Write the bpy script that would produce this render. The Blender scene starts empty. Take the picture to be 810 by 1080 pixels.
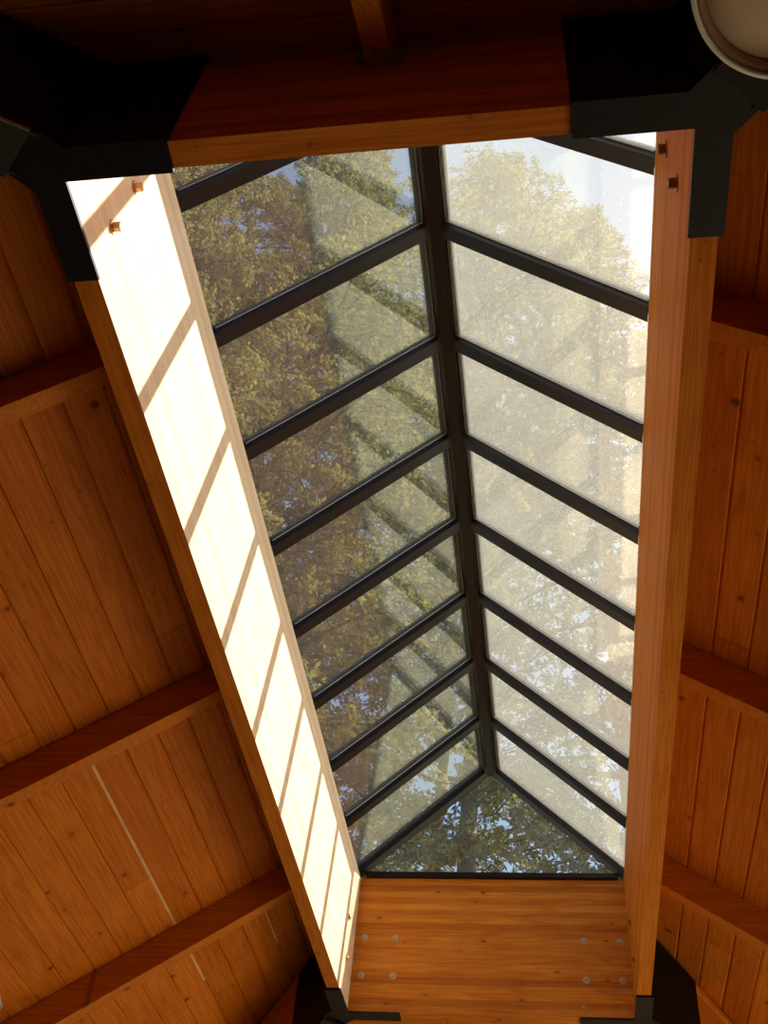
import bpy, math, random
import numpy as np
from mathutils import Vector, Matrix

# ------------------------------------------------------------------ camera, sky, sun, exposure
SC = bpy.context.scene
COL = SC.collection
cam_d = bpy.data.cameras.new('camera')
cam_d.sensor_fit = 'HORIZONTAL'; cam_d.sensor_width = 36.0
cam_d.lens = 36.0*1161.06/810.0
cam_d.clip_start = 0.05; cam_d.clip_end = 300
cam = bpy.data.objects.new('camera', cam_d); COL.objects.link(cam)
_r = Vector((2.3908, 0.112, 0.1519))
cam.matrix_world = Matrix.Translation((1.1193, -1.1009, -2.4467)) @ Matrix.Rotation(_r.length, 4, _r.normalized())
SC.camera = cam

world = bpy.data.worlds.new('sky'); SC.world = world; world.use_nodes = True
wn = world.node_tree.nodes; wl = world.node_tree.links
bg = wn['Background']
sky = wn.new('ShaderNodeTexSky'); sky.sky_type = 'NISHITA'; sky.sun_disc = False
sky.sun_elevation = math.radians(44); sky.sun_rotation = math.radians(75)
sky.air_density = 1.0; sky.dust_density = 2.5; sky.ozone_density = 1.0
wl.new(sky.outputs['Color'], bg.inputs['Color'])
bg.inputs['Strength'].default_value = 0.26

SUN = Vector((1.0, 0.27, 1.03)).normalized()
sun_d = bpy.data.lights.new('sun', 'SUN'); sun_d.energy = 18.0; sun_d.angle = math.radians(0.53)
sun_d.color = (1.0, 0.95, 0.86)
sun = bpy.data.objects.new('sun', sun_d); COL.objects.link(sun)
sun.rotation_euler = SUN.to_track_quat('Z', 'Y').to_euler(); sun.location = (6, 2, 12)

vs = SC.view_settings
vs.view_transform = 'Standard'; vs.look = 'None'; vs.gamma = 1.0; vs.use_curve_mapping = False
vs.exposure = 0.0

# ------------------------------------------------------------------ measurements (metres; z = 0 is the beams' underside)
W, L, H, RG, B = 1.5, 4.734, 0.766, 0.703, 0.0666
TAN = 2.0/3.0; ZC = 0.525          # ceiling pitch, ceiling height where it meets the beams
FLOOR = -4.05; RUN = 2.7           # floor level, horizontal run of the roof slopes
rnd = random.Random(7)
nrg = np.random.default_rng(11)

# ------------------------------------------------------------------ helpers
def tag(o, label=None, cat=None, group=None, kind=None):
    if label: o['label'] = label
    if cat: o['category'] = cat
    if group: o['group'] = group
    if kind: o['kind'] = kind
    return o
def empty(name, loc=(0,0,0)):
    o = bpy.data.objects.new(name, None); COL.objects.link(o); o.location = loc
    o.empty_display_size = 0.1
    return o
class MB:
    def __init__(s): s.v = []; s.f = []; s.m = []; s.smooth = []
    def add(s, vs, fs, mi=0, sm=False):
        n = len(s.v); s.v += [tuple(v) for v in vs]
        for f in fs: s.f.append(tuple(i+n for i in f)); s.m.append(mi); s.smooth.append(sm)
    def hexa(s, c, mi=0):   # 8 corners: bottom 4 then top 4
        s.add(c, [(3,2,1,0),(4,5,6,7),(0,1,5,4),(1,2,6,5),(2,3,7,6),(3,0,4,7)], mi)
    def box(s, a, b, mi=0):
        x0,y0,z0 = a; x1,y1,z1 = b
        s.hexa([(x0,y0,z0),(x1,y0,z0),(x1,y1,z0),(x0,y1,z0),(x0,y0,z1),(x1,y0,z1),(x1,y1,z1),(x0,y1,z1)], mi)
    def prism(s, pts, off, mi=0):   # polygon of 3-D points swept by vector off
        n = len(pts); a = [Vector(p) for p in pts]; o = Vector(off)
        s.add(a+[p+o for p in a], [tuple(range(n))[::-1], tuple(range(n,2*n))]+[(i,(i+1)%n,n+(i+1)%n,n+i) for i in range(n)], mi)
    def frame(s, n):
        n = Vector(n).normalized(); t = Vector((0,0,1)) if abs(n.z) < .9 else Vector((1,0,0))
        u = n.cross(t).normalized(); return n, u, n.cross(u)
    def lathe(s, prof, loc, axis=(0,0,1), seg=40, mi=0, sm=True, closed=False, rot=0):  # prof: list of (r, h)
        n,u,w = s.frame(axis); loc = Vector(loc); vs = []
        for r,h in prof:
            for k in range(seg):
                a = 2*math.pi*k/seg+rot; vs.append(loc+n*h+(u*math.cos(a)+w*math.sin(a))*r)
        fs = []
        m = len(prof)
        for i in range(m-1 if not closed else m):
            j = (i+1) % m
            for k in range(seg): k2 = (k+1)%seg; fs.append((i*seg+k, i*seg+k2, j*seg+k2, j*seg+k))
        if not closed:
            if prof[0][0] > 1e-6: fs.append(tuple(range(seg))[::-1])
            if prof[-1][0] > 1e-6: fs.append(tuple(range((m-1)*seg, m*seg)))
        s.add(vs, fs, mi, sm)
    def tube(s, pts, rad, seg=8, mi=0):
        pts = [Vector(p) for p in pts]; vs = []; fs = []
        for i,p in enumerate(pts):
            d = (pts[min(i+1,len(pts)-1)]-pts[max(i-1,0)]).normalized(); n,u,w = s.frame(d)
            for k in range(seg):
                a = 2*math.pi*k/seg; vs.append(p+(u*math.cos(a)+w*math.sin(a))*rad[i])
        for i in range(len(pts)-1):
            for k in range(seg): k2=(k+1)%seg; fs.append((i*seg+k,i*seg+k2,(i+1)*seg+k2,(i+1)*seg+k))
        fs.append(tuple(range(seg))[::-1]); fs.append(tuple(range((len(pts)-1)*seg, len(pts)*seg)))
        s.add(vs, fs, mi, True)
    def build(s, name, mats, parent=None, loc=None, bevel=0, recalc=True):
        me = bpy.data.meshes.new(name); me.from_pydata(s.v, [], s.f); me.update()
        for m in (mats if isinstance(mats,(list,tuple)) else [mats]): me.materials.append(m)
        me.polygons.foreach_set('material_index', s.m); me.polygons.foreach_set('use_smooth', s.smooth)
        if recalc:
            import bmesh
            bm = bmesh.new(); bm.from_mesh(me); bmesh.ops.recalc_face_normals(bm, faces=bm.faces)
            bm.to_mesh(me); bm.free()
        o = bpy.data.objects.new(name, me); COL.objects.link(o)
        if bevel:
            bv = o.modifiers.new('bevel','BEVEL'); bv.width = bevel; bv.segments = 2; bv.limit_method = 'ANGLE'; bv.angle_limit = math.radians(40)
        if parent: o.parent = parent
        if loc: o.location = loc
        return o

# ------------------------------------------------------------------ materials
class NT:
    def __init__(s, name):
        s.mat = bpy.data.materials.new(name); s.mat.use_nodes = True
        s.t = s.mat.node_tree; s.t.nodes.clear(); s.out = s.t.nodes.new('ShaderNodeOutputMaterial')
    def n(s, ty, **kw):
        x = s.t.nodes.new(ty)
        for k,v in kw.items():
            if k.startswith('i_'):
                key = k[2:]; key = int(key) if key.isdigit() else key.replace('_',' ')
                if isinstance(v, bpy.types.NodeSocket): s.t.links.new(v, x.inputs[key])
                else: x.inputs[key].default_value = v
            else: setattr(x, k, v)
        return x
    def math(s, op, a, b=0.0, c=0.0):
        x = s.n('ShaderNodeMath', operation=op)
        for i,v in enumerate((a,b,c)):
            if isinstance(v, bpy.types.NodeSocket): s.t.links.new(v, x.inputs[i])
            else: x.inputs[i].default_value = v
        return x.outputs[0]
    def mix(s, fac, a, b, mode='MIX'):
        x = s.n('ShaderNodeMix', data_type='RGBA', blend_type=mode)
        for i,v in ((0,fac),(6,a),(7,b)):
            if isinstance(v, bpy.types.NodeSocket): s.t.links.new(v, x.inputs[i])
            elif i == 0: x.inputs[0].default_value = v
            else: x.inputs[i].default_value = (*v,1) if len(v)==3 else v
        return x.outputs[2]
    def ramp(s, fac, lo, hi):
        x = s.n('ShaderNodeMapRange', clamp=True); s.t.links.new(fac, x.inputs[0]); x.inputs[1].default_value = lo; x.inputs[2].default_value = hi
        return x.outputs[0]
    def done(s, sh): s.t.links.new(sh, s.out.inputs['Surface']); return s.mat

def wood(name, light, dark, along='y', across='x', third='z', pitch=None, offset=0.0, lam=None, knots=True, rough=0.5, ends=None, spec=0.10, grain=1.0, tv_=.24):
    """boards run along <along>; pitch = board width; lam = lamination thickness measured on <third>"""
    t = NT(name); tc = t.n('ShaderNodeTexCoord'); sp = t.n('ShaderNodeSeparateXYZ', i_0=tc.outputs['Object'])
    ax = {'x':sp.outputs[0],'y':sp.outputs[1],'z':sp.outputs[2]}
    A, C, T = ax[along], ax[across], ax[third]
    if pitch: cell = t.math('FLOOR', t.math('DIVIDE', t.math('SUBTRACT', C, offset), pitch))
    elif lam: cell = t.math('FLOOR', t.math('DIVIDE', T, lam))
    else: cell = t.math('MULTIPLY', C, 0.0)
    wnz = t.n('ShaderNodeTexWhiteNoise', noise_dimensions='1D'); t.t.links.new(cell, wnz.inputs['W']); r1 = wnz.outputs['Value']
    if ends:
        cut = t.math('DIVIDE', t.math('ADD', A, t.math('MULTIPLY', r1, ends)), ends)
        cell = t.math('ADD', cell, t.math('MULTIPLY', t.math('FLOOR', cut), 17.3))
        wn2 = t.n('ShaderNodeTexWhiteNoise', noise_dimensions='1D'); t.t.links.new(cell, wn2.inputs['W']); r1 = wn2.outputs['Value']
        fr = t.math('FRACT', cut)
    shift = t.math('MULTIPLY', cell, 3.71)
    gv = t.n('ShaderNodeCombineXYZ'); t.t.links.new(t.math('MULTIPLY', t.math('ADD', A, shift), .55), gv.inputs[0])
    t.t.links.new(t.math('MULTIPLY', C, 16.0*grain), gv.inputs[1]); t.t.links.new(t.math('MULTIPLY', T, 16.0*grain), gv.inputs[2])
    n1 = t.n('ShaderNodeTexNoise', i_Vector=gv.outputs[0], i_Scale=1.3, i_Detail=3.0, i_Roughness=.5)
    rings = t.math('FRACT', t.math('MULTIPLY', n1.outputs['Fac'], 9.0))
    rings = t.math('ABSOLUTE', t.math('SUBTRACT', rings, 0.5))
    n2 = t.n('ShaderNodeTexNoise', i_Vector=gv.outputs[0], i_Scale=9.0, i_Detail=2.0)
    n3 = t.n('ShaderNodeTexNoise', i_Vector=tc.outputs['Object'], i_Scale=3.0, i_Detail=2.0)
    g = t.math('ADD', t.math('MULTIPLY', rings, 0.75), t.math('MULTIPLY', n2.outputs['Fac'], 0.45))
    g = t.math('ADD', g, t.math('MULTIPLY', t.math('SUBTRACT', n3.outputs['Fac'], .5), .35))
    col = t.mix(t.ramp(g, 0.12, 0.72), light, dark)
    tone = t.math('ADD', t.math('MULTIPLY', r1, tv_), 1-tv_/2)
    tv = t.n('ShaderNodeCombineXYZ'); t.t.links.new(tone, tv.inputs[0]); t.t.links.new(t.math('POWER', tone, 1.35), tv.inputs[1]); t.t.links.new(t.math('POWER', tone, 1.6), tv.inputs[2])
    col = t.mix(1.0, col, tv.outputs[0], 'MULTIPLY')
    if knots:
        kv = t.n('ShaderNodeCombineXYZ'); t.t.links.new(t.math('MULTIPLY', t.math('ADD', A, shift), 7.0), kv.inputs[0])
        t.t.links.new(t.math('MULTIPLY', C, 8.5), kv.inputs[1]); t.t.links.new(t.math('MULTIPLY', T, 14.0 if lam else 0.0), kv.inputs[2])
        wob = t.n('ShaderNodeTexNoise', i_Vector=kv.outputs[0], i_Scale=3.0, i_Detail=1.0)
        kva = t.n('ShaderNodeVectorMath', operation='MULTIPLY_ADD'); t.t.links.new(wob.outputs['Color'], kva.inputs[0]); kva.inputs[1].default_value = (.18,.18,.18); t.t.links.new(kv.outputs[0], kva.inputs[2])
        vo = t.n('ShaderNodeTexVoronoi', i_Vector=kva.outputs[0], i_Scale=1.0, i_Randomness=1.0)
        vs_ = t.n('ShaderNodeSeparateColor'); t.t.links.new(vo.outputs['Color'], vs_.inputs[0])
        size = t.math('MULTIPLY', vs_.outputs[0], 0.075)
        kn = t.math('SUBTRACT', 1.0, t.ramp(t.math('SUBTRACT', vo.outputs['Distance'], size), 0.0, 0.085))
        kn = t.math('MULTIPLY', kn, t.math('GREATER_THAN', vs_.outputs[1], 0.2))
        vo2 = t.n('ShaderNodeTexVoronoi', i_Vector=kva.outputs[0], i_Scale=2.7, i_Randomness=1.0)
        v2 = t.n('ShaderNodeSeparateColor'); t.t.links.new(vo2.outputs['Color'], v2.inputs[0])
        k2 = t.math('SUBTRACT', 1.0, t.ramp(vo2.outputs['Distance'], 0.05, 0.2))
        cl = t.n('ShaderNodeTexNoise', i_Vector=tc.outputs['Object'], i_Scale=2.2)
        k2 = t.math('MULTIPLY', k2, t.math('MULTIPLY', t.math('GREATER_THAN', v2.outputs[0], 0.6), t.ramp(cl.outputs['Fac'], .45, .6)))
        kn = t.math('MAXIMUM', kn, t.math('MULTIPLY', k2, .7))
        halo = t.math('SUBTRACT', 1.0, t.ramp(vo.outputs['Distance'], 0.1, 0.42))
        col = t.mix(t.math('MULTIPLY', t.math('MULTIPLY', halo, t.math('GREATER_THAN', vs_.outputs[1], 0.2)), .35), col, dark)
        col = t.mix(t.math('MULTIPLY', kn, 0.8), col, tuple(c*0.22 for c in dark))
    if ends:
        e = t.math('LESS_THAN', fr, 0.0022)
        col = t.mix(t.math('MULTIPLY', e, 0.3), col, tuple(c*.25 for c in dark))
    bs = t.n('ShaderNodeBsdfPrincipled', i_Roughness=rough, i_Specular_IOR_Level=spec)
    t.t.links.new(col, bs.inputs['Base Color'])
    bmp = t.n('ShaderNodeBump', i_Strength=.12, i_Distance=.002); t.t.links.new(g, bmp.inputs['Height']); t.t.links.new(bmp.outputs[0], bs.inputs['Normal'])
    return t.done(bs.outputs[0])

def plain(name, color, rough=.5, metal=0.0, spec=.5, noise=0.0, nscale=8.0, color2=None):
    t = NT(name); bs = t.n('ShaderNodeBsdfPrincipled', i_Roughness=rough, i_Metallic=metal, i_Specular_IOR_Level=spec)
    tc = t.n('ShaderNodeTexCoord'); nz = t.n('ShaderNodeTexNoise', i_Vector=tc.outputs['Object'], i_Scale=nscale, i_Detail=4.0)
    c2 = color2 or tuple(c*(1-noise) for c in color)
    t.t.links.new(t.mix(t.ramp(nz.outputs['Fac'], .35, .65), color, c2), bs.inputs['Base Color'])
    return t.done(bs.outputs[0])

PL, PD = (.68,.212,.016), (.46,.112,.006)
M = {}
M['plank_left']  = wood('stained_pine_boards_left',  PL, PD, 'y','x','z', pitch=.1187, offset=-.399, ends=4.9)
M['plank_right'] = wood('stained_pine_boards_right', PL, PD, 'y','x','z', pitch=.1187, offset=1.755, ends=5.3)
M['plank_near']  = wood('stained_pine_boards_near',  PL, PD, 'x','y','z', pitch=.1187, offset=-.16, ends=2.3)
M['plank_far']   = wood('stained_pine_boards_far',   PL, PD, 'x','y','z', pitch=.1187, offset=4.9, ends=2.3)
BL, BD = (.58,.205,.024), (.40,.105,.008)
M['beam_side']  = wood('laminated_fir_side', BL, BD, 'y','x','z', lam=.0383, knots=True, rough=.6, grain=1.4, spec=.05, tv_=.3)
M['beam_sunlit'] = wood('laminated_fir_sunlit', (.80,.62,.42), (.70,.51,.32), 'y','x','z', lam=.0383, knots=True, rough=.5, grain=1.0, tv_=.12)  # same fir made paler: glare on the sunlit face put into the colour
M['beam_cross'] = wood('laminated_fir_cross', BL, BD, 'x','y','z', lam=.0383, knots=True, rough=.55, grain=.8, tv_=.42)
M['rafter_x'] = wood('stained_rafter_x', (.64,.21,.018), (.46,.115,.007), 'x','y','z', knots=True)
M['rafter_y'] = wood('stained_rafter_y', (.64,.21,.018), (.46,.115,.007), 'y','x','z', knots=True)
M['pale_tongue'] = plain('unstained_board_tongue', (.80,.48,.20), .6, noise=.2)
M['steel'] = plain('black_painted_steel', (.007,.006,.006), .5, spec=.22, noise=.3, nscale=30)
M['glint_left'] = plain('steel_edge_highlight', (.30,.26,.24), .5, metal=.3, noise=.2)  # edge highlight put into the colour, brighter on the left bracket
M['glint_right'] = plain('dim_steel_edge_highlight', (.10,.09,.09), .5, metal=.3, noise=.2)
M['galv']  = plain('galvanised_steel', (.46,.43,.38), .45, metal=.6, noise=.25, nscale=40)
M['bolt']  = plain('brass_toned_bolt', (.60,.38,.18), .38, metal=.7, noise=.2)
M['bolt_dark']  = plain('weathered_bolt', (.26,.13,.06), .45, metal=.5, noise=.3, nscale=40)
M['plug']  = plain('grey_washer', (.50,.36,.22), .5, metal=.3, noise=.25, nscale=60)
M['bronze'] = plain('dark_bronze_aluminium', (.013,.007,.005), .4, spec=.22, noise=.2)
M['spacer'] = plain('pale_glazing_spacer', (.55,.50,.42), .4, metal=.4)
M['gasket'] = plain('black_gasket', (.015,.015,.015), .6)
M['white_enamel'] = plain('white_enamel', (.78,.82,.74), .3, noise=.04)
M['copper_rim'] = plain('brown_reflector', (.42,.22,.13), .35, noise=.1)
M['roof_tile'] = plain('grey_shingle', (.16,.15,.14), .9, noise=.35, nscale=12)
M['concrete'] = plain('brown_concrete', (.22,.165,.10), .85, noise=.15, nscale=3)
M['grass'] = plain('dry_grass_ground', (.20,.17,.08), .95, noise=.4, nscale=1.5)
M['bark'] = plain('brown_bark', (.13,.085,.055), .95, noise=.5, nscale=9)

def glass(name, dust, dustcol, refl=1.0):
    t = NT(name); tc = t.n('ShaderNodeTexCoord')
    lw = t.n('ShaderNodeLayerWeight', i_Blend=.5)
    sch = t.math('ADD', .04*refl, t.math('MULTIPLY', t.math('POWER', lw.outputs['Facing'], 5.0), .9))
    n1 = t.n('ShaderNodeTexNoise', i_Vector=tc.outputs['Object'], i_Scale=55.0, i_Detail=3.0)
    n2 = t.n('ShaderNodeTexNoise', i_Vector=tc.outputs['Object'], i_Scale=1.7, i_Detail=3.0)
    vo = t.n('ShaderNodeTexVoronoi', i_Vector=tc.outputs['Object'], i_Scale=28.0)
    spot = t.math('LESS_THAN', vo.outputs['Distance'], .07)
    f = t.math('MULTIPLY', dust, t.math('ADD', .55, t.math('ADD', t.math('MULTIPLY', n1.outputs['Fac'], .45), t.math('MULTIPLY', n2.outputs['Fac'], .45))))
    f = t.math('ADD', f, t.math('MULTIPLY', spot, .25))
    tr = t.n('ShaderNodeBsdfTransparent', i_Color=(.93,.96,.93,1))
    tl = t.n('ShaderNodeBsdfTranslucent', i_Color=(*dustcol,1)); df = t.n('ShaderNodeBsdfDiffuse', i_Color=(*dustcol,1))
    dm = t.n('ShaderNodeMixShader', i_0=.35, i_1=tl.outputs[0], i_2=df.outputs[0])
    m1 = t.n('ShaderNodeMixShader'); t.t.links.new(f, m1.inputs[0]); t.t.links.new(tr.outputs[0], m1.inputs[1]); t.t.links.new(dm.outputs[0], m1.inputs[2])
    gl = t.n('ShaderNodeBsdfGlossy', i_Roughness=.03)
    m2 = t.n('ShaderNodeMixShader'); t.t.links.new(sch, m2.inputs[0]); t.t.links.new(m1.outputs[0], m2.inputs[1]); t.t.links.new(gl.outputs[0], m2.inputs[2])
    return t.done(m2.outputs[0])
M['glass'] = glass('dusty_glass', .09, (.84,.79,.69), 3.2)
M['glass_end'] = glass('clear_end_glass', .02, (.8,.76,.66), .6)

def leaf(name, a, b):
    t = NT(name); tc = t.n('ShaderNodeTexCoord')
    n1 = t.n('ShaderNodeTexNoise', i_Vector=tc.outputs['Object'], i_Scale=.8, i_Detail=3.0); n2 = t.n('ShaderNodeTexNoise', i_Vector=tc.outputs['Object'], i_Scale=9.0)
    f = t.ramp(t.math('ADD', t.math('MULTIPLY', n1.outputs['Fac'], .6), t.math('MULTIPLY', n2.outputs['Fac'], .4)), .38, .62)
    c = t.mix(f, a, b)
    df = t.n('ShaderNodeBsdfDiffuse'); tl = t.n('ShaderNodeBsdfTranslucent'); t.t.links.new(c, df.inputs[0]); t.t.links.new(c, tl.inputs[0])
    m = t.n('ShaderNodeMixShader', i_0=.35, i_1=df.outputs[0], i_2=tl.outputs[0]); return t.done(m.outputs[0])
M['leaf'] = leaf('conifer_needles', (.30,.26,.08), (.13,.12,.04))
M['leaf_b'] = leaf('brown_green_needles', (.25,.23,.10), (.12,.11,.055))

# ------------------------------------------------------------------ setting: ground, floor, ceiling
g = MB(); g.box((-60,-60,FLOOR-.3),(60,60,FLOOR-.06)); tag(g.build('ground', M['grass']), kind='structure')
g = MB(); g.box((-B-RUN-.4,-B-RUN-.4,FLOOR-.06),(W+B+RUN+.4,L+B+RUN+.4,FLOOR)); tag(g.build('floor', M['concrete']), kind='structure')

WI = RUN-.35; WT = ZC-TAN*(WI)-.02
M['wall'] = plain('brown_unseen_walls', (.22,.12,.06), .8, noise=.2, nscale=2)
x0_, x1_, y0_, y1_ = -B-WI, W+B+WI, -B-WI, L+B+WI
def wall(name, a, b, op=()):  # unseen walls, added with openings shaped to steer daylight onto the ceiling
    g = MB(); x0,y0 = a; x1,y1 = b; al = 1 if (y1-y0) > (x1-x0) else 0
    lo, hi = (y0,y1) if al else (x0,x1); cur = lo
    def bx(p, q, z0, z1):
        if al: g.box((x0,p,z0),(x1,q,z1))
        else: g.box((p,y0,z0),(q,y1,z1))
    for p,q,za,zb in op:
        bx(cur,p,FLOOR,WT); 
        if za > FLOOR: bx(p,q,FLOOR,za)
        bx(p,q,zb,WT); cur = q
    bx(cur,hi,FLOOR,WT); tag(g.build(name, M['wall']), kind='structure')
wall('wall_left_unseen', (x0_-.12,y0_), (x0_,y1_), [(3.2,6.4,FLOOR+.5,FLOOR+2.3)])
wall('wall_near_unseen', (x0_-.12,y0_-.12), (x1_+.12,y0_))  # closed, to keep the near end dark
wall('wall_right_unseen', (x1_,y0_), (x1_+.12,y1_), [(1.4,6.6,FLOOR,FLOOR+2.35)])
wall('wall_far_unseen', (x0_-.12,y1_), (x1_+.12,y1_+.12), [(-1.4,3.2,FLOOR,FLOOR+2.4)])

M['bounce_slab'] = plain('pale_bounce_slab', (.62,.50,.36), .85, noise=.12, nscale=2)
g = MB(); g.box((x1_+.7,-1,FLOOR-.058),(x1_+9,9,FLOOR-.02)); tag(g.build('unseen_bounce_slab', M['bounce_slab']), kind='structure')  # unseen pale slab, added to bounce sun up to the ceiling

ceiling = tag(empty('ceiling', (0,0,0)), kind='structure')
def slope(name, mat, side, first, tongues=()):
    """planked soffit of one roof slope with V-grooves between boards; u = horizontal distance from the beam face"""
    CH, DEP, GAP = .0055, .0065, .0022
    def P(u, s, dz=0):      # s in 0..1 along the board, between the two hips
        z = ZC - TAN*u + dz
        if side == 'left':  return (-B-u, -B-u+s*(L+2*B+2*u), z)
        if side == 'right': return (W+B+u, -B-u+s*(L+2*B+2*u), z)
        if side == 'near':  return (-B-u+s*(W+2*B+2*u), -B-u, z)
        return (-B-u+s*(W+2*B+2*u), L+B+u, z)
    edges = [0.0]; u = first
    while u < RUN: edges.append(u); u += .1187
    edges.append(RUN)
    mb = MB()
    for i in range(len(edges)-1):
        a, b = edges[i], edges[i+1]
        g0 = 0 if i == 0 else GAP/2; g1 = GAP/2
        prof = [(a+g0,.014),(a+g0,DEP),(a+g0+CH,0),(b-g1-CH,0),(b-g1,DEP),(b-g1,.014)]
        vs = [P(u_,0,d) for u_,d in prof]+[P(u_,1,d) for u_,d in prof]; n = len(prof)
        mb.add(vs, [(k,k+1,n+k+1,n+k) for k in range(n-1)])
        mb.add([P(b-g1,0,.014),P(b+g1,0,.014),P(b+g1,1,.014),P(b-g1,1,.014)], [(0,1,2,3)], 0)
    o = mb.build(name, mat, ceiling, recalc=False)
    return o
slope('plank_panel', M['plank_left'], 'left', .0950)
slope('plank_panel', M['plank_right'], 'right', .0700)
slope('plank_panel', M['plank_near'], 'near', .0934)
slope('plank_panel', M['plank_far'], 'far', .0996)
# pale tongue showing in two opened joints of the left slope
tg = MB()
def strip(x, y0, y1, w=.0045):
    z = lambda xx: ZC+TAN*(xx+B)
    tg.prism([(x-w,y0,z(x-w)-.0005),(x+w,y0,z(x+w)-.0005),(x+w,y0,z(x+w)+.006),(x-w,y0,z(x-w)+.006)], (0,y1-y0,0))
strip(-.7551, 2.40, 3.93); strip(-.7551, 4.02, 4.55); strip(-.399, 4.02, 4.60, .003)
tag(tg.build('open_joint', M['pale_tongue'], ceiling), label='pale unstained tongue showing in opened board joints')
# roof covering above the boards (solid shell)
rc = MB()
def q(u, sx, sy): return (-B-u if sx < 0 else W+B+u, -B-u if sy < 0 else L+B+u)
for (sa, sb) in (((-1,-1),(-1,1)), ((1,-1),(1,1)), ((-1,-1),(1,-1)), ((-1,1),(1,1))):
    c = []
    for dz in (.03, .13):
        for (u, s_) in ((0,sa),(RUN+.15,sa),(RUN+.15,sb),(0,sb)):
            x,y = q(u,*s_); c.append((x,y,ZC-TAN*u+dz))
    rc.hexa(c)
rc.build('roof_covering', M['roof_tile'], ceiling)

# ------------------------------------------------------------------ laminated beams round the opening, with their bolts
def bolt(parent, loc, normal, mat, r=.011, h=.016, washer=.019):
    b = MB(); b.lathe([(r,0.002),(r,h-.002),(r*.8,h)], (0,0,0), normal, seg=6, sm=False, rot=.3)
    o = b.build('bolt', mat, parent, loc)
    w = MB(); w.lathe([(washer,0),(washer,.003),(washer*.55,.003)], (0,0,0), normal, seg=24, sm=False)
    w.build('washer', mat, o)
    return o
def beam_side(x0, x1, inner_sunlit, label):
    root = empty('laminated_beam', (x0, 0, 0)); tag(root, label, 'beam', 'beams round the skylight')
    b = MB(); b.box((x0,-B,0),(x1,L+B,H)); 
    mats = [M['beam_side']]
    if inner_sunlit:
        mats.append(M['beam_sunlit'])
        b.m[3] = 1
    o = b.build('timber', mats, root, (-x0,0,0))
    return root
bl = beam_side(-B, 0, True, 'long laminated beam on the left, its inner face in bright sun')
br = beam_side(W, W+B, False, 'long laminated beam on the right, inner face in soft orange shade')
def beam_cross(y0, y1, label):
    root = empty('laminated_beam', (0, y0, 0)); tag(root, label, 'beam', 'beams round the skylight')
    b = MB(); b.box((0.0005,y0,0),(W-.0005,y1,H)); b.build('timber', M['beam_cross'], root, (0,-y0,0)); return root
bn = beam_cross(-B, 0, 'short dark laminated beam across the top of the picture')
bf = beam_cross(L, L+B, 'short laminated beam under the triangular end window')
def put_bolt(root, wx, n, mat, **kw):
    l = root.location; return bolt(root, (wx[0]-l.x, wx[1]-l.y, wx[2]-l.z), n, mat, **kw)
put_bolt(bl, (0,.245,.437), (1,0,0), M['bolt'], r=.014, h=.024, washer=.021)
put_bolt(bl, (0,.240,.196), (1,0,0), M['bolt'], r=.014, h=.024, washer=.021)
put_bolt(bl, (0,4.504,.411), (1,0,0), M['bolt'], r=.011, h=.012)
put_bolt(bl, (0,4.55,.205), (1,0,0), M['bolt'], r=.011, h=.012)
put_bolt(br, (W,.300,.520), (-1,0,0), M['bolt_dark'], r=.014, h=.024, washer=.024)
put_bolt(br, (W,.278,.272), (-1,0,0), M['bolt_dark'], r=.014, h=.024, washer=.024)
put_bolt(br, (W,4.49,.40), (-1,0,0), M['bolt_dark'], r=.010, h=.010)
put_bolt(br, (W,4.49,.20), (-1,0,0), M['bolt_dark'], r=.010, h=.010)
for x in (.056,.231,1.262,1.452):
    for z in (.407,.195):
        put_bolt(bf, (x,L,z), (0,-1,0), M['plug'], r=.010, h=.008, washer=.019)
put_bolt(bf, (1.24,L,.05), (0,-1,0), M['plug'], r=.005, h=.004, washer=.008)

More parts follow.
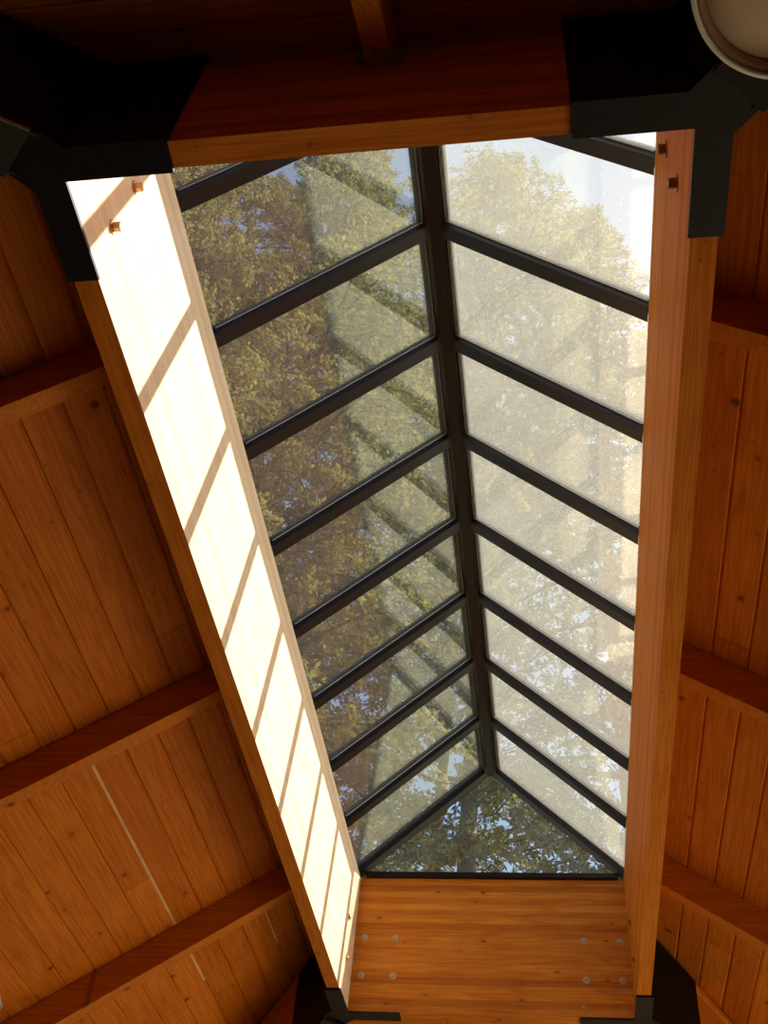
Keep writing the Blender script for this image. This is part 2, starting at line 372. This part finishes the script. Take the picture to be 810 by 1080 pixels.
# ------------------------------------------------------------------ steel corner brackets with hip rafters
R2 = math.sqrt(.5)
def corner(cx, cy, sx, sy, where, hip_label):
    """(cx,cy) outer corner of the beam ring; sx,sy point outwards"""
    root = empty('steel_corner_bracket', (cx, cy, 0)); tag(root, 'black steel bracket joining beams and hip, '+where, 'bracket', 'steel corner brackets')
    PLN, T = .28+B, .012
    def X(a): return -sx*a    # a = distance back along the beam
    def Y(a): return -sy*a
    b = MB()                                             # bottom plate, an L under both beams
    e = .007; HW = .058
    h2 = HW+.016; tt = T/R2-h2
    p1 = (sx*R2*(tt-h2), sy*T); p2 = (sx*T, sy*R2*(tt-h2)); q1 = (sx*R2*(.020-h2), sy*R2*(.020+h2)); q2 = (sx*R2*(.020+h2), sy*R2*(.020-h2))
    pts = [p2,q2,q1,p1,(X(PLN),sy*T),(X(PLN),Y(B+e)),(X(B+e),Y(B+e)),(X(B+e),Y(PLN)),(sx*T,Y(PLN))]
    b.prism([(x,y,-T) for x,y in pts], (0,0,T-.0006)); b.build('bottom_plate', M['steel'], root)
    for k in range(2):                                   # plates on the outer faces of the beams
        b = MB()
        if k == 0: c0, c1 = (X(PLN), 0), (sx*T, sy*T)
        else:      c0, c1 = (0, Y(PLN)), (sx*T, -sy*.0002)
        x0,x1 = sorted((c0[0],c1[0])); y0,y1 = sorted((c0[1],c1[1])); 
        b.box((x0,y0,0),(x1,y1,ZC-.014)); sp_ = b.build('side_plate', M['steel'], root)
        for d,z in ((.20,.12),(.20,.36)):
            bb = MB(); 
            n = (0,sy,0) if k == 0 else (sx,0,0)
            l = (X(d), sy*T, z) if k == 0 else (sx*T, Y(d), z)
            bb.lathe([(.011,0),(.011,.008),(.008,.010)], (0,0,0), n, seg=6, sm=False)
            bb.build('bolt_head', M['steel'], sp_, l)
    d = Vector((sx*R2, sy*R2, 0)); nrm = Vector((-sy*R2, sx*R2, 0))
    HW, LEN = .058, .335
    slope45 = TAN*R2
    for s in (-1,1):                                     # hip cheeks
        b = MB(); o0 = nrm*s*HW; t0 = -HW+.0215
        zt = lambda t: ZC-.016-TAN*max(0, (t+HW+.010)*R2)
        zb = lambda t: -T-slope45*max(0, t)
        p = [o0+d*t0+Vector((0,0,.002)), o0+Vector((0,0,.001-T)), o0+d*LEN+Vector((0,0,zb(LEN))), o0+d*LEN+Vector((0,0,zt(LEN))), o0+d*t0+Vector((0,0,zt(t0)))]
        b.prism(p, nrm*s*.010); b.build('hip_cheek', M['steel'], root)
    b = MB()
    p = [d*.018-nrm*(HW+.016)+Vector((0,0,-slope45*.018)), d*LEN-nrm*(HW+.016)+Vector((0,0,-slope45*LEN)), d*LEN+nrm*(HW+.016)+Vector((0,0,-slope45*LEN)), d*.018+nrm*(HW+.016)+Vector((0,0,-slope45*.018))]
    b.prism([v+Vector((0,0,-T-.0125)) for v in p], (0,0,.012)); b.build('hip_seat', M['steel'], root)
    if sy < 0:                                            # pale strip painting in the highlight along the seat's lower edge
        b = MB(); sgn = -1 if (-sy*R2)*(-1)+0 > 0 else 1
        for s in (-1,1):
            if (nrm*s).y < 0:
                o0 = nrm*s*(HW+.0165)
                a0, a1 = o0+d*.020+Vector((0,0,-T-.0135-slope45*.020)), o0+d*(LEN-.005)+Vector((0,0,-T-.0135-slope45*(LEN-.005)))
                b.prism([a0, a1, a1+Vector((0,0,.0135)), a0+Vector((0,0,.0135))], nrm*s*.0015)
        b.build('edge_highlight', M['glint_left'] if sx < 0 else M['glint_right'], root)
    # hip rafter
    h = empty('hip_rafter', (cx, cy, 0)); tag(h, hip_label, 'rafter', 'hip rafters')
    b = MB(); s0, s1 = .075, (WI-.05)/R2
    hz0 = lambda t: .0-slope45*t; hz1 = lambda t: ZC-.006-slope45*t-TAN*.0
    hw = .040
    # top is backed (ridged) so it follows both slopes
    sec = lambda t: [d*t-nrm*hw+Vector((0,0,hz0(t)+.002)), d*t+nrm*hw+Vector((0,0,hz0(t)+.002)), d*t+nrm*hw+Vector((0,0,hz1(t)-TAN*hw*R2)), d*t+Vector((0,0,hz1(t))), d*t-nrm*hw+Vector((0,0,hz1(t)-TAN*hw*R2))]
    a_, c_ = sec(s0), sec(s1)
    b.add(a_+c_, [(4,3,2,1,0),(5,6,7,8,9)]+[(i,(i+1)%5,5+(i+1)%5,5+i) for i in range(5)])
    # rounded lower edge moulding strip along each side, under the boards
    for s in (-1,1):
        q0 = nrm*s*hw
        sec2 = lambda t: [d*t+q0+Vector((0,0,hz1(t)-TAN*hw*R2-.002)), d*t+q0+nrm*s*.016+Vector((0,0,hz1(t)-TAN*hw*R2-.014)), d*t+q0+nrm*s*.016+Vector((0,0,hz1(t)-TAN*hw*R2-.045)), d*t+q0+Vector((0,0,hz1(t)-TAN*hw*R2-.05))]
        a_, c_ = sec2(LEN+.004), sec2(s1)
        b.add(a_+c_, [(3,2,1,0),(4,5,6,7)]+[(i,(i+1)%4,4+(i+1)%4,4+i) for i in range(4)])
    b.build('timber', M['rafter_y'], h)
corner(-B,-B,-1,-1, 'upper left, beside the sunlit wall', 'hip rafter descending to the upper left corner behind black steel')
corner(W+B,-B,1,-1, 'upper right, beside the round lamp', 'hip rafter descending to the upper right behind the round lamp')
corner(-B,L+B,-1,1, 'lower left end of the sunlit beam', 'hip rafter at the lower left end of the skylight')
corner(W+B,L+B,1,1, 'lower right, dark plate against the boards', 'hip rafter at the lower right past the dark plate')

# ------------------------------------------------------------------ rafters in joist hangers
def rafter(side, pos, label, group):
    """horizontal-run rafter hung on the beam face; pos = y (side slopes) or x (end slopes)"""
    hw, z0, dep = .033, .345, .176
    end = WI-.01
    def P(u, v, z):
        if side == 'left': return (-u, v, z)
        if side == 'right': return (u, v, z)
        if side == 'near': return (v, -u, z)
        return (v, u, z)
    base = {'left':(-B,pos,0),'right':(W+B,pos,0),'near':(pos,-B,0),'far':(pos,L+B,0)}[side]
    root = empty('roof_rafter', base); tag(root, label, 'rafter', group)
    b = MB()
    c = [P(.003,-hw,z0),P(end,-hw,z0-TAN*end),P(end,hw,z0-TAN*end),P(.003,hw,z0),
         P(.003,-hw,z0+dep),P(end,-hw,z0+dep-TAN*end),P(end,hw,z0+dep-TAN*end),P(.003,hw,z0+dep)]
    b.hexa(c); b.build('timber', M['rafter_x'] if side in ('left','right') else M['rafter_y'], root, bevel=.002)
    if side in ('near','far'):                                            # visible joist hanger
        hg = MB(); t = .003; s = .055
        hg.hexa([P(0,-hw-t,z0-t),P(s,-hw-t,z0-t-TAN*s),P(s,hw+t,z0-t-TAN*s),P(0,hw+t,z0-t),
                 P(0,-hw-t,z0-.0004),P(s,-hw-t,z0-.0004-TAN*s),P(s,hw+t,z0-.0004-TAN*s),P(0,hw+t,z0-.0004)])
        for k in (-1,1):
            a, b_ = k*(hw+.0004), k*(hw+t)
            hg.hexa([P(0,a,z0-t),P(s,a,z0-t-TAN*s),P(s,b_,z0-t-TAN*s),P(0,b_,z0-t),
                     P(0,a,z0+.14),P(s*.75,a,z0+.06),P(s*.75,b_,z0+.06),P(0,b_,z0+.14)])
            a, b_ = k*(hw+t), k*(hw+.030)                                   # ear screwed to the beam, rounded outline
            hg.prism([P(.0002,a,z0),P(.0002,b_*.85,z0+.008),P(.0002,b_,z0+.03),P(.0002,b_,z0+.12),P(.0002,b_*.85,z0+.135),P(.0002,a,z0+.14)], Vector(P(t,0,0))-Vector(P(0,0,0)))
        ho = hg.build('joist_hanger', M['galv'], root)
        for k in (-1,1):
            for zz in (.035,.075,.115):
                nb = MB(); nb.lathe([(.004,0),(.004,.002),(.002,.003)], (0,0,0), (0,-1,0) if side=='near' else (0,1,0), seg=10, sm=False)
                nb.build('nail_head', M['galv'], ho, P(.0032, k*(hw+.018), z0+zz))
    return root
RY = (.765, 2.362, 3.965)
nm = ('topmost', 'middle', 'lowest')
for y, n in zip(RY, nm):
    rafter('left', y, f'{n} of the three rafters crossing the left ceiling slope', 'rafters of the left slope')
    rafter('right', y, f'{n} of the three rafters on the right ceiling slope', 'rafters of the right slope')
rafter('near', .76, 'dark rafter in a metal hanger at the top of the picture', 'rafters of the end slopes')

# ------------------------------------------------------------------ skylight (window_1)
win = tag(empty('window_1', (W/2, L/2, H)), label='ridged glass skylight with dark bars over the timber opening', kind='structure')
ox, oy, oz = W/2, L/2, H
def wbuild(mb, name, mat, parent=win, bevel=0):
    mb.v = [(x-ox,y-oy,z-oz) for x,y,z in mb.v]
    return mb.build(name, mat, parent, bevel=bevel)
SL = RG/(W/2); CS = math.cos(math.atan(SL))
GV = .048            # vertical height of the glass above the bars' soffit
BW = .029            # half width of a bar
YB = [.461-.528] + [.461+.528*k for k in range(8)]
def sidex(s, x): return x if s < 0 else W-x
def bar(s, y, hw, name='glazing_bar', dep=.0):
    b = MB(); HX = W/2-.030
    # lower web
    P = lambda x,z: (sidex(s,x), y-hw, z)
    b.prism([P(.0006,H+.0006), P(HX,H+HX*SL), P(HX,H+HX*SL+GV-.004), P(.0006,H+GV-.004)], (0,2*hw,0))
    # narrow tongue and outer cap
    b.prism([(sidex(s,x),y-.009,z) for x,z in ((-.02,H+GV-.03),(HX,H+HX*SL+GV-.006),(HX,H+HX*SL+GV+.02),(-.02,H+GV+.005))], (0,.018,0))
    b.prism([(sidex(s,x),y-hw,z) for x,z in ((-.035,H+GV-.033+.016),(HX,H+HX*SL+GV+.016),(HX,H+HX*SL+GV+.034),(-.035,H+GV-.033+.034))], (0,2*hw,0))
    o = wbuild(b, name, M['bronze'], bevel=.0015)
    return o
ys = [0.030] + YB[1:] + [L-.030]
for s in (-1,1):
    for k,y in enumerate(ys):
        bar(s, y+(.010 if 0<k<len(ys)-1 else 0), BW if 0<k<len(ys)-1 else .032)
# ridge
b = MB(); z = H+RG; rw = .034
b.prism([(W/2-rw,0,z-rw*SL+.006),(W/2-rw*.6,0,z-.014),(W/2+rw*.6,0,z-.014),(W/2+rw,0,z-rw*SL+.006),(W/2+rw,0,z+.03),(W/2-rw,0,z+.03)], (0,L,0))
b.prism([(W/2-.07,-.01,z-.07*SL+GV+.018),(W/2,-.01,z+GV+.022),(W/2+.07,-.01,z-.07*SL+GV+.018),(W/2+.07,-.01,z-.07*SL+GV+.030),(W/2,-.01,z+GV+.045),(W/2-.07,-.01,z-.07*SL+GV+.030)], (0,L+.02,0))
b.box((W/2-.010,0,z+.02),(W/2+.010,L,z+GV+.03))
wbuild(b, 'ridge_bar', M['bronze'], bevel=.0015)
# eave rails outside, on top of the side beams
for s in (-1,1):
    b = MB(); xs = sorted((sidex(s,-.034), sidex(s,-.060)))
    b.box((xs[0],0,H+.0005),(xs[1],L,H+.052)); wbuild(b, 'eave_rail', M['bronze'])
# gable ends
def gable(y0, y1, yg, name):
    b = MB(); b.box((.032,y0,H+.0006),(W-.032,y1,H+.028)); wbuild(b, 'sill_bar', M['bronze'])
    g = MB(); x0 = .02
    g.prism([(x0,yg-.004,H+x0*SL-.005+.0),(W/2,yg-.004,H+RG-.005),(W-x0,yg-.004,H+x0*SL-.005)], (0,.008,0)) if False else \
    g.prism([(.030,yg-.004,H+.020),(W-.030,yg-.004,H+.020),(W/2,yg-.004,H+RG-.004)], (0,.008,0))
    wbuild(g, 'end_pane', M['glass_end'])
gable(L-.030, L+.030, L+.012, 'far'); gable(.0, .06, .012, 'near')
# roof panes with their spacer frames
for s in (-1,1):
    for k in range(len(ys)-1):
        y0, y1 = ys[k]+.014, ys[k+1]+.002
        xa, xb = -.030, W/2-.018
        def G(x,y,d): return (sidex(s,x), y, H+x*SL+GV+d)
        g = MB(); c = [G(xa,y0,0),G(xb,y0,0),G(xb,y1,0),G(xa,y1,0)]
        g.add(c, [(0,1,2,3)]); 
        pane = wbuild(g, 'glass_pane', M['glass'])
        th = pane.modifiers.new('thickness','SOLIDIFY'); th.thickness = .008; th.offset = 0
        f = MB(); sw = .0025; xi = W/2-.044
        f.hexa([G(xi-sw,y0+.016,-.012),G(xi+sw,y0+.016,-.012),G(xi+sw,y1-.016,-.012),G(xi-sw,y1-.016,-.012),G(xi-sw,y0+.016,-.0055),G(xi+sw,y0+.016,-.0055),G(xi+sw,y1-.016,-.0055),G(xi-sw,y1-.016,-.0055)])
        yy = ys[k+1]-BW+.006
        f.hexa([G(.0,yy-.001,-.012),G(xi,yy-.001,-.012),G(xi,yy+.002,-.012),G(.0,yy+.002,-.012),G(.0,yy-.001,-.0055),G(xi,yy-.001,-.0055),G(xi,yy+.002,-.0055),G(.0,yy+.002,-.0055)])
        wbuild(f, 'glazing_spacer', M['spacer'], pane)

# ------------------------------------------------------------------ lamps
def cam_point(px, py, dist):
    d = Vector(((px-405)/1161.06, (540-py)/1161.06, -1)).normalized()
    return cam.matrix_world @ (d*dist)
p = cam_point(846, -32, 1.75)
lamp = empty('pendant_lamp', p); tag(lamp, 'round white-rimmed lamp bowl seen from below, upper right corner', 'lamp')
R_ = .147
b = MB(); b.lathe([(.02,.10),(R_*.45,.095),(R_*.8,.06),(R_*.97,.015),(R_,0),(R_,-.006),(R_*.955,-.008),(R_*.945,.0),(R_*.92,.016),(R_*.76,.052),(R_*.43,.087),(.02,.092)], (0,0,0), seg=72, closed=True)
b.build('lamp_shade', M['white_enamel'], lamp)
b = MB(); b.lathe([(R_*.94,-.002),(R_*.86,.010),(R_*.86,.013),(R_*.93,.004)], (0,0,0), seg=72, closed=True); b.build('reflector_ring', M['copper_rim'], lamp)
b = MB(); b.lathe([(.0001,.012),(R_*.5,.0125),(R_*.87,.013),(R_*.87,.016),(.0001,.016)], (0,0,0), seg=72)
b.build('diffuser', plain('tan_frosted_glass', (.74,.60,.40), .35, noise=.12, nscale=14), lamp)
top = ZC-TAN*max(0, -B-p.y)-.004 - p.z
b = MB(); b.lathe([(.006,.09),(.006,top)], (0,0,0), seg=16); b.lathe([(.028,.085),(.028,.12),(.010,.14)], (0,0,0), seg=24); b.build('stem', M['white_enamel'], lamp)
b = MB(); b.lathe([(.055,top-.03),(.05,top-.012),(.05,top+.0)], (0,0,0), seg=32); b.build('ceiling_cap', M['white_enamel'], lamp)

sx_, sy_ = -1.50, 3.42
sz_ = ZC+TAN*(sx_+B)
nrm = Vector((TAN,0,-1)).normalized()
spot = empty('spotlight', (-1.45, 3.60, ZC+TAN*(-1.45+B))); tag(spot, 'small white ceiling spotlight cut off by the left picture edge', 'lamp')
b = MB(); b.lathe([(.040,.0005),(.040,.016),(.034,.022)], (0,0,0), nrm, seg=32); b.build('mounting_plate', M['white_enamel'], spot)
b = MB(); b.lathe([(.007,.02),(.007,.06)], (0,0,0), nrm, seg=12); b.build('arm', M['white_enamel'], spot)
b = MB(); b.lathe([(.018,-.045),(.034,-.035),(.036,.04),(.033,.043),(.028,.020),(.001,.016)], (0,0,0), Vector((.5,-.1,-.8)), seg=32); b.build('lamp_head', M['white_enamel'], spot, nrm*.085)

# ------------------------------------------------------------------ trees
def tree_parts(seed, h, rad, base, nbr, droop, density, spread=1.0, K=20):
    R = random.Random(seed); G = np.random.default_rng(seed)
    tr = MB(); pts = []; rr = []
    x = y = 0
    for i in range(14):
        t = i/13; pts.append((x, y, h*t)); rr.append(.12*(1-t)**.8+.02)
        x += R.uniform(-.1,.1); y += R.uniform(-.1,.1)
    tr.tube(pts, rr, 10)
    br = MB(); P = []; D = []
    for k in range(nbr):
        t = base+(1-base)*((k+R.random())/nbr)
        i = min(12, int(t*13)); ft = t*13-i
        o = Vector(pts[i]).lerp(Vector(pts[i+1]), ft)
        ln = rad*(1-((t-base)/(1-base))**2.0)*R.uniform(.65,1.1)+.35
        az = k*2.399+R.uniform(-.4,.4); d = Vector((math.cos(az), math.sin(az), R.uniform(.05,.35)))
        n = 7; bp = []; c = o.copy()
        for j in range(n):
            bp.append(c.copy()); s = j/(n-1)
            d2 = d+Vector((R.uniform(-.12,.12), R.uniform(-.12,.12), -droop*s*1.2+R.uniform(-.05,.05)+(0.25*s if s>.7 else 0)))
            c = c+d2.normalized()*ln/(n-1)
        br.tube(bp, [.045*(1-.85*j/(n-1))*(.5+ln/rad/2) for j in range(n)], 5)
        # side twigs
        nt = int(5+ln*3.2)
        for m in range(nt):
            s = .15+.85*(m+R.random())/nt; jj = min(n-2, int(s*(n-1))); q0 = bp[jj].lerp(bp[jj+1], s*(n-1)-jj)
            sd = 1 if m%2 else -1; tl = (.25+.36*ln*(1-s*.75))*R.uniform(.6,1.1)
            ax = (bp[jj+1]-bp[jj]).normalized(); si = ax.cross(Vector((0,0,1))).normalized()*sd
            e = q0+(ax*.6+si*.8+Vector((0,0,R.uniform(-.3,.15)-droop*.3))).normalized()*tl
            mid = q0.lerp(e,.5)+Vector((0,0,.05*tl)); br.tube([q0,mid,e],[.012,.008,.003],3)
            ns = max(3, int(tl*density))
            for u in range(ns):
                f = (u+R.random())/ns; P.append((mid if f>.5 else q0).lerp(e if f>.5 else mid, (f*2)%1)); D.append((e-q0).normalized())
    P = np.array([tuple(v) for v in P]); D = np.array([tuple(v) for v in D])
    P = np.repeat(P, K, 0); D = np.repeat(D, K, 0); n = len(P)
    P = P+G.normal(0,.045,(n,3)); 
    d = D*.7+G.normal(0,.55,(n,3)); d[:,2] -= .25*droop; d /= np.linalg.norm(d,axis=1)[:,None]
    w = np.cross(d, G.normal(0,1,(n,3))); w /= np.linalg.norm(w,axis=1)[:,None]
    ln = G.uniform(.045,.10,(n,1))*spread; wd = ln*G.uniform(.16,.30,(n,1))
    nn = np.cross(d,w)
    v = np.stack([P, P+d*ln*.5+w*wd+nn*wd*.3, P+d*ln, P+d*ln*.5-w*wd+nn*wd*.3],1).reshape(-1,3)
    f = np.arange(n*4).reshape(-1,4)
    me = bpy.data.meshes.new('foliage'); me.vertices.add(len(v)); me.vertices.foreach_set('co', v.ravel())
    me.loops.add(n*4); me.loops.foreach_set('vertex_index', f.ravel()); me.polygons.add(n)
    me.polygons.foreach_set('loop_start', np.arange(0,n*4,4)); me.polygons.foreach_set('loop_total', np.full(n,4)); me.update()
    return tr, br, me
def make_tree(name, args, leafmat, loc, rz, sc, label, group='trees beyond the skylight'):
    tr, br, me = tree_parts(*args)
    root = empty(name, loc); tag(root, label, 'tree', group)
    tr.build('trunk', M['bark'], root, recalc=False); br.build('branches', M['bark'], root, recalc=False)
    me.materials.append(leafmat); o = bpy.data.objects.new('foliage', me); COL.objects.link(o); o.parent = root; o['kind'] = 'stuff'
    root.rotation_euler.z = rz; root.scale = (sc,)*3
    return root
def copy_tree(src, loc, rz, sc, label):
    r = src.copy(); COL.objects.link(r)
    for ch in src.children:
        c = ch.copy(); COL.objects.link(c); c.parent = r
    r.location = loc; r.rotation_euler.z = rz; r.scale = (sc,)*3; r['label'] = label
    return r
GZ = FLOOR-.06
def at(az, dist): a = math.radians(az); return (1.12+math.sin(a)*dist, -1.10+math.cos(a)*dist, GZ)
A = make_tree('conifer_tree', (3, 25, 3.3, .30, 125, .5, 12), M['leaf'], at(-38,10.2), .4, 1.0, 'sunlit yellow-green conifer filling the upper left panes')
Bt = make_tree('conifer_tree', (8, 24, 3.2, .20, 95, .7, 8, 1.25, 14), M['leaf_b'], at(4.2,14), 2.3, 1.12, 'brownish conifer whose branches fill the triangular end window')
copy_tree(A, at(-21,11.2), 2.1, 1.05, 'conifer seen through the middle left panes')
copy_tree(Bt, at(-7,17.5), 4.0, 1.12, 'open-branched conifer behind the lower ridge with blue gaps')
copy_tree(A, at(-29,17), 3.3, 1.15, 'conifer farther back showing between the two nearest left-hand trees')
Ct = make_tree('conifer_tree', (21, 26, 3.4, .52, 80, .45, 11), M['leaf'], at(-4.5,15.5), 1.2, 1.3, 'tall conifer rising behind the ridge at the top of the picture')
copy_tree(A, at(14,15), 5.0, 1.0, 'pale conifer seen faintly through the right-hand panes')
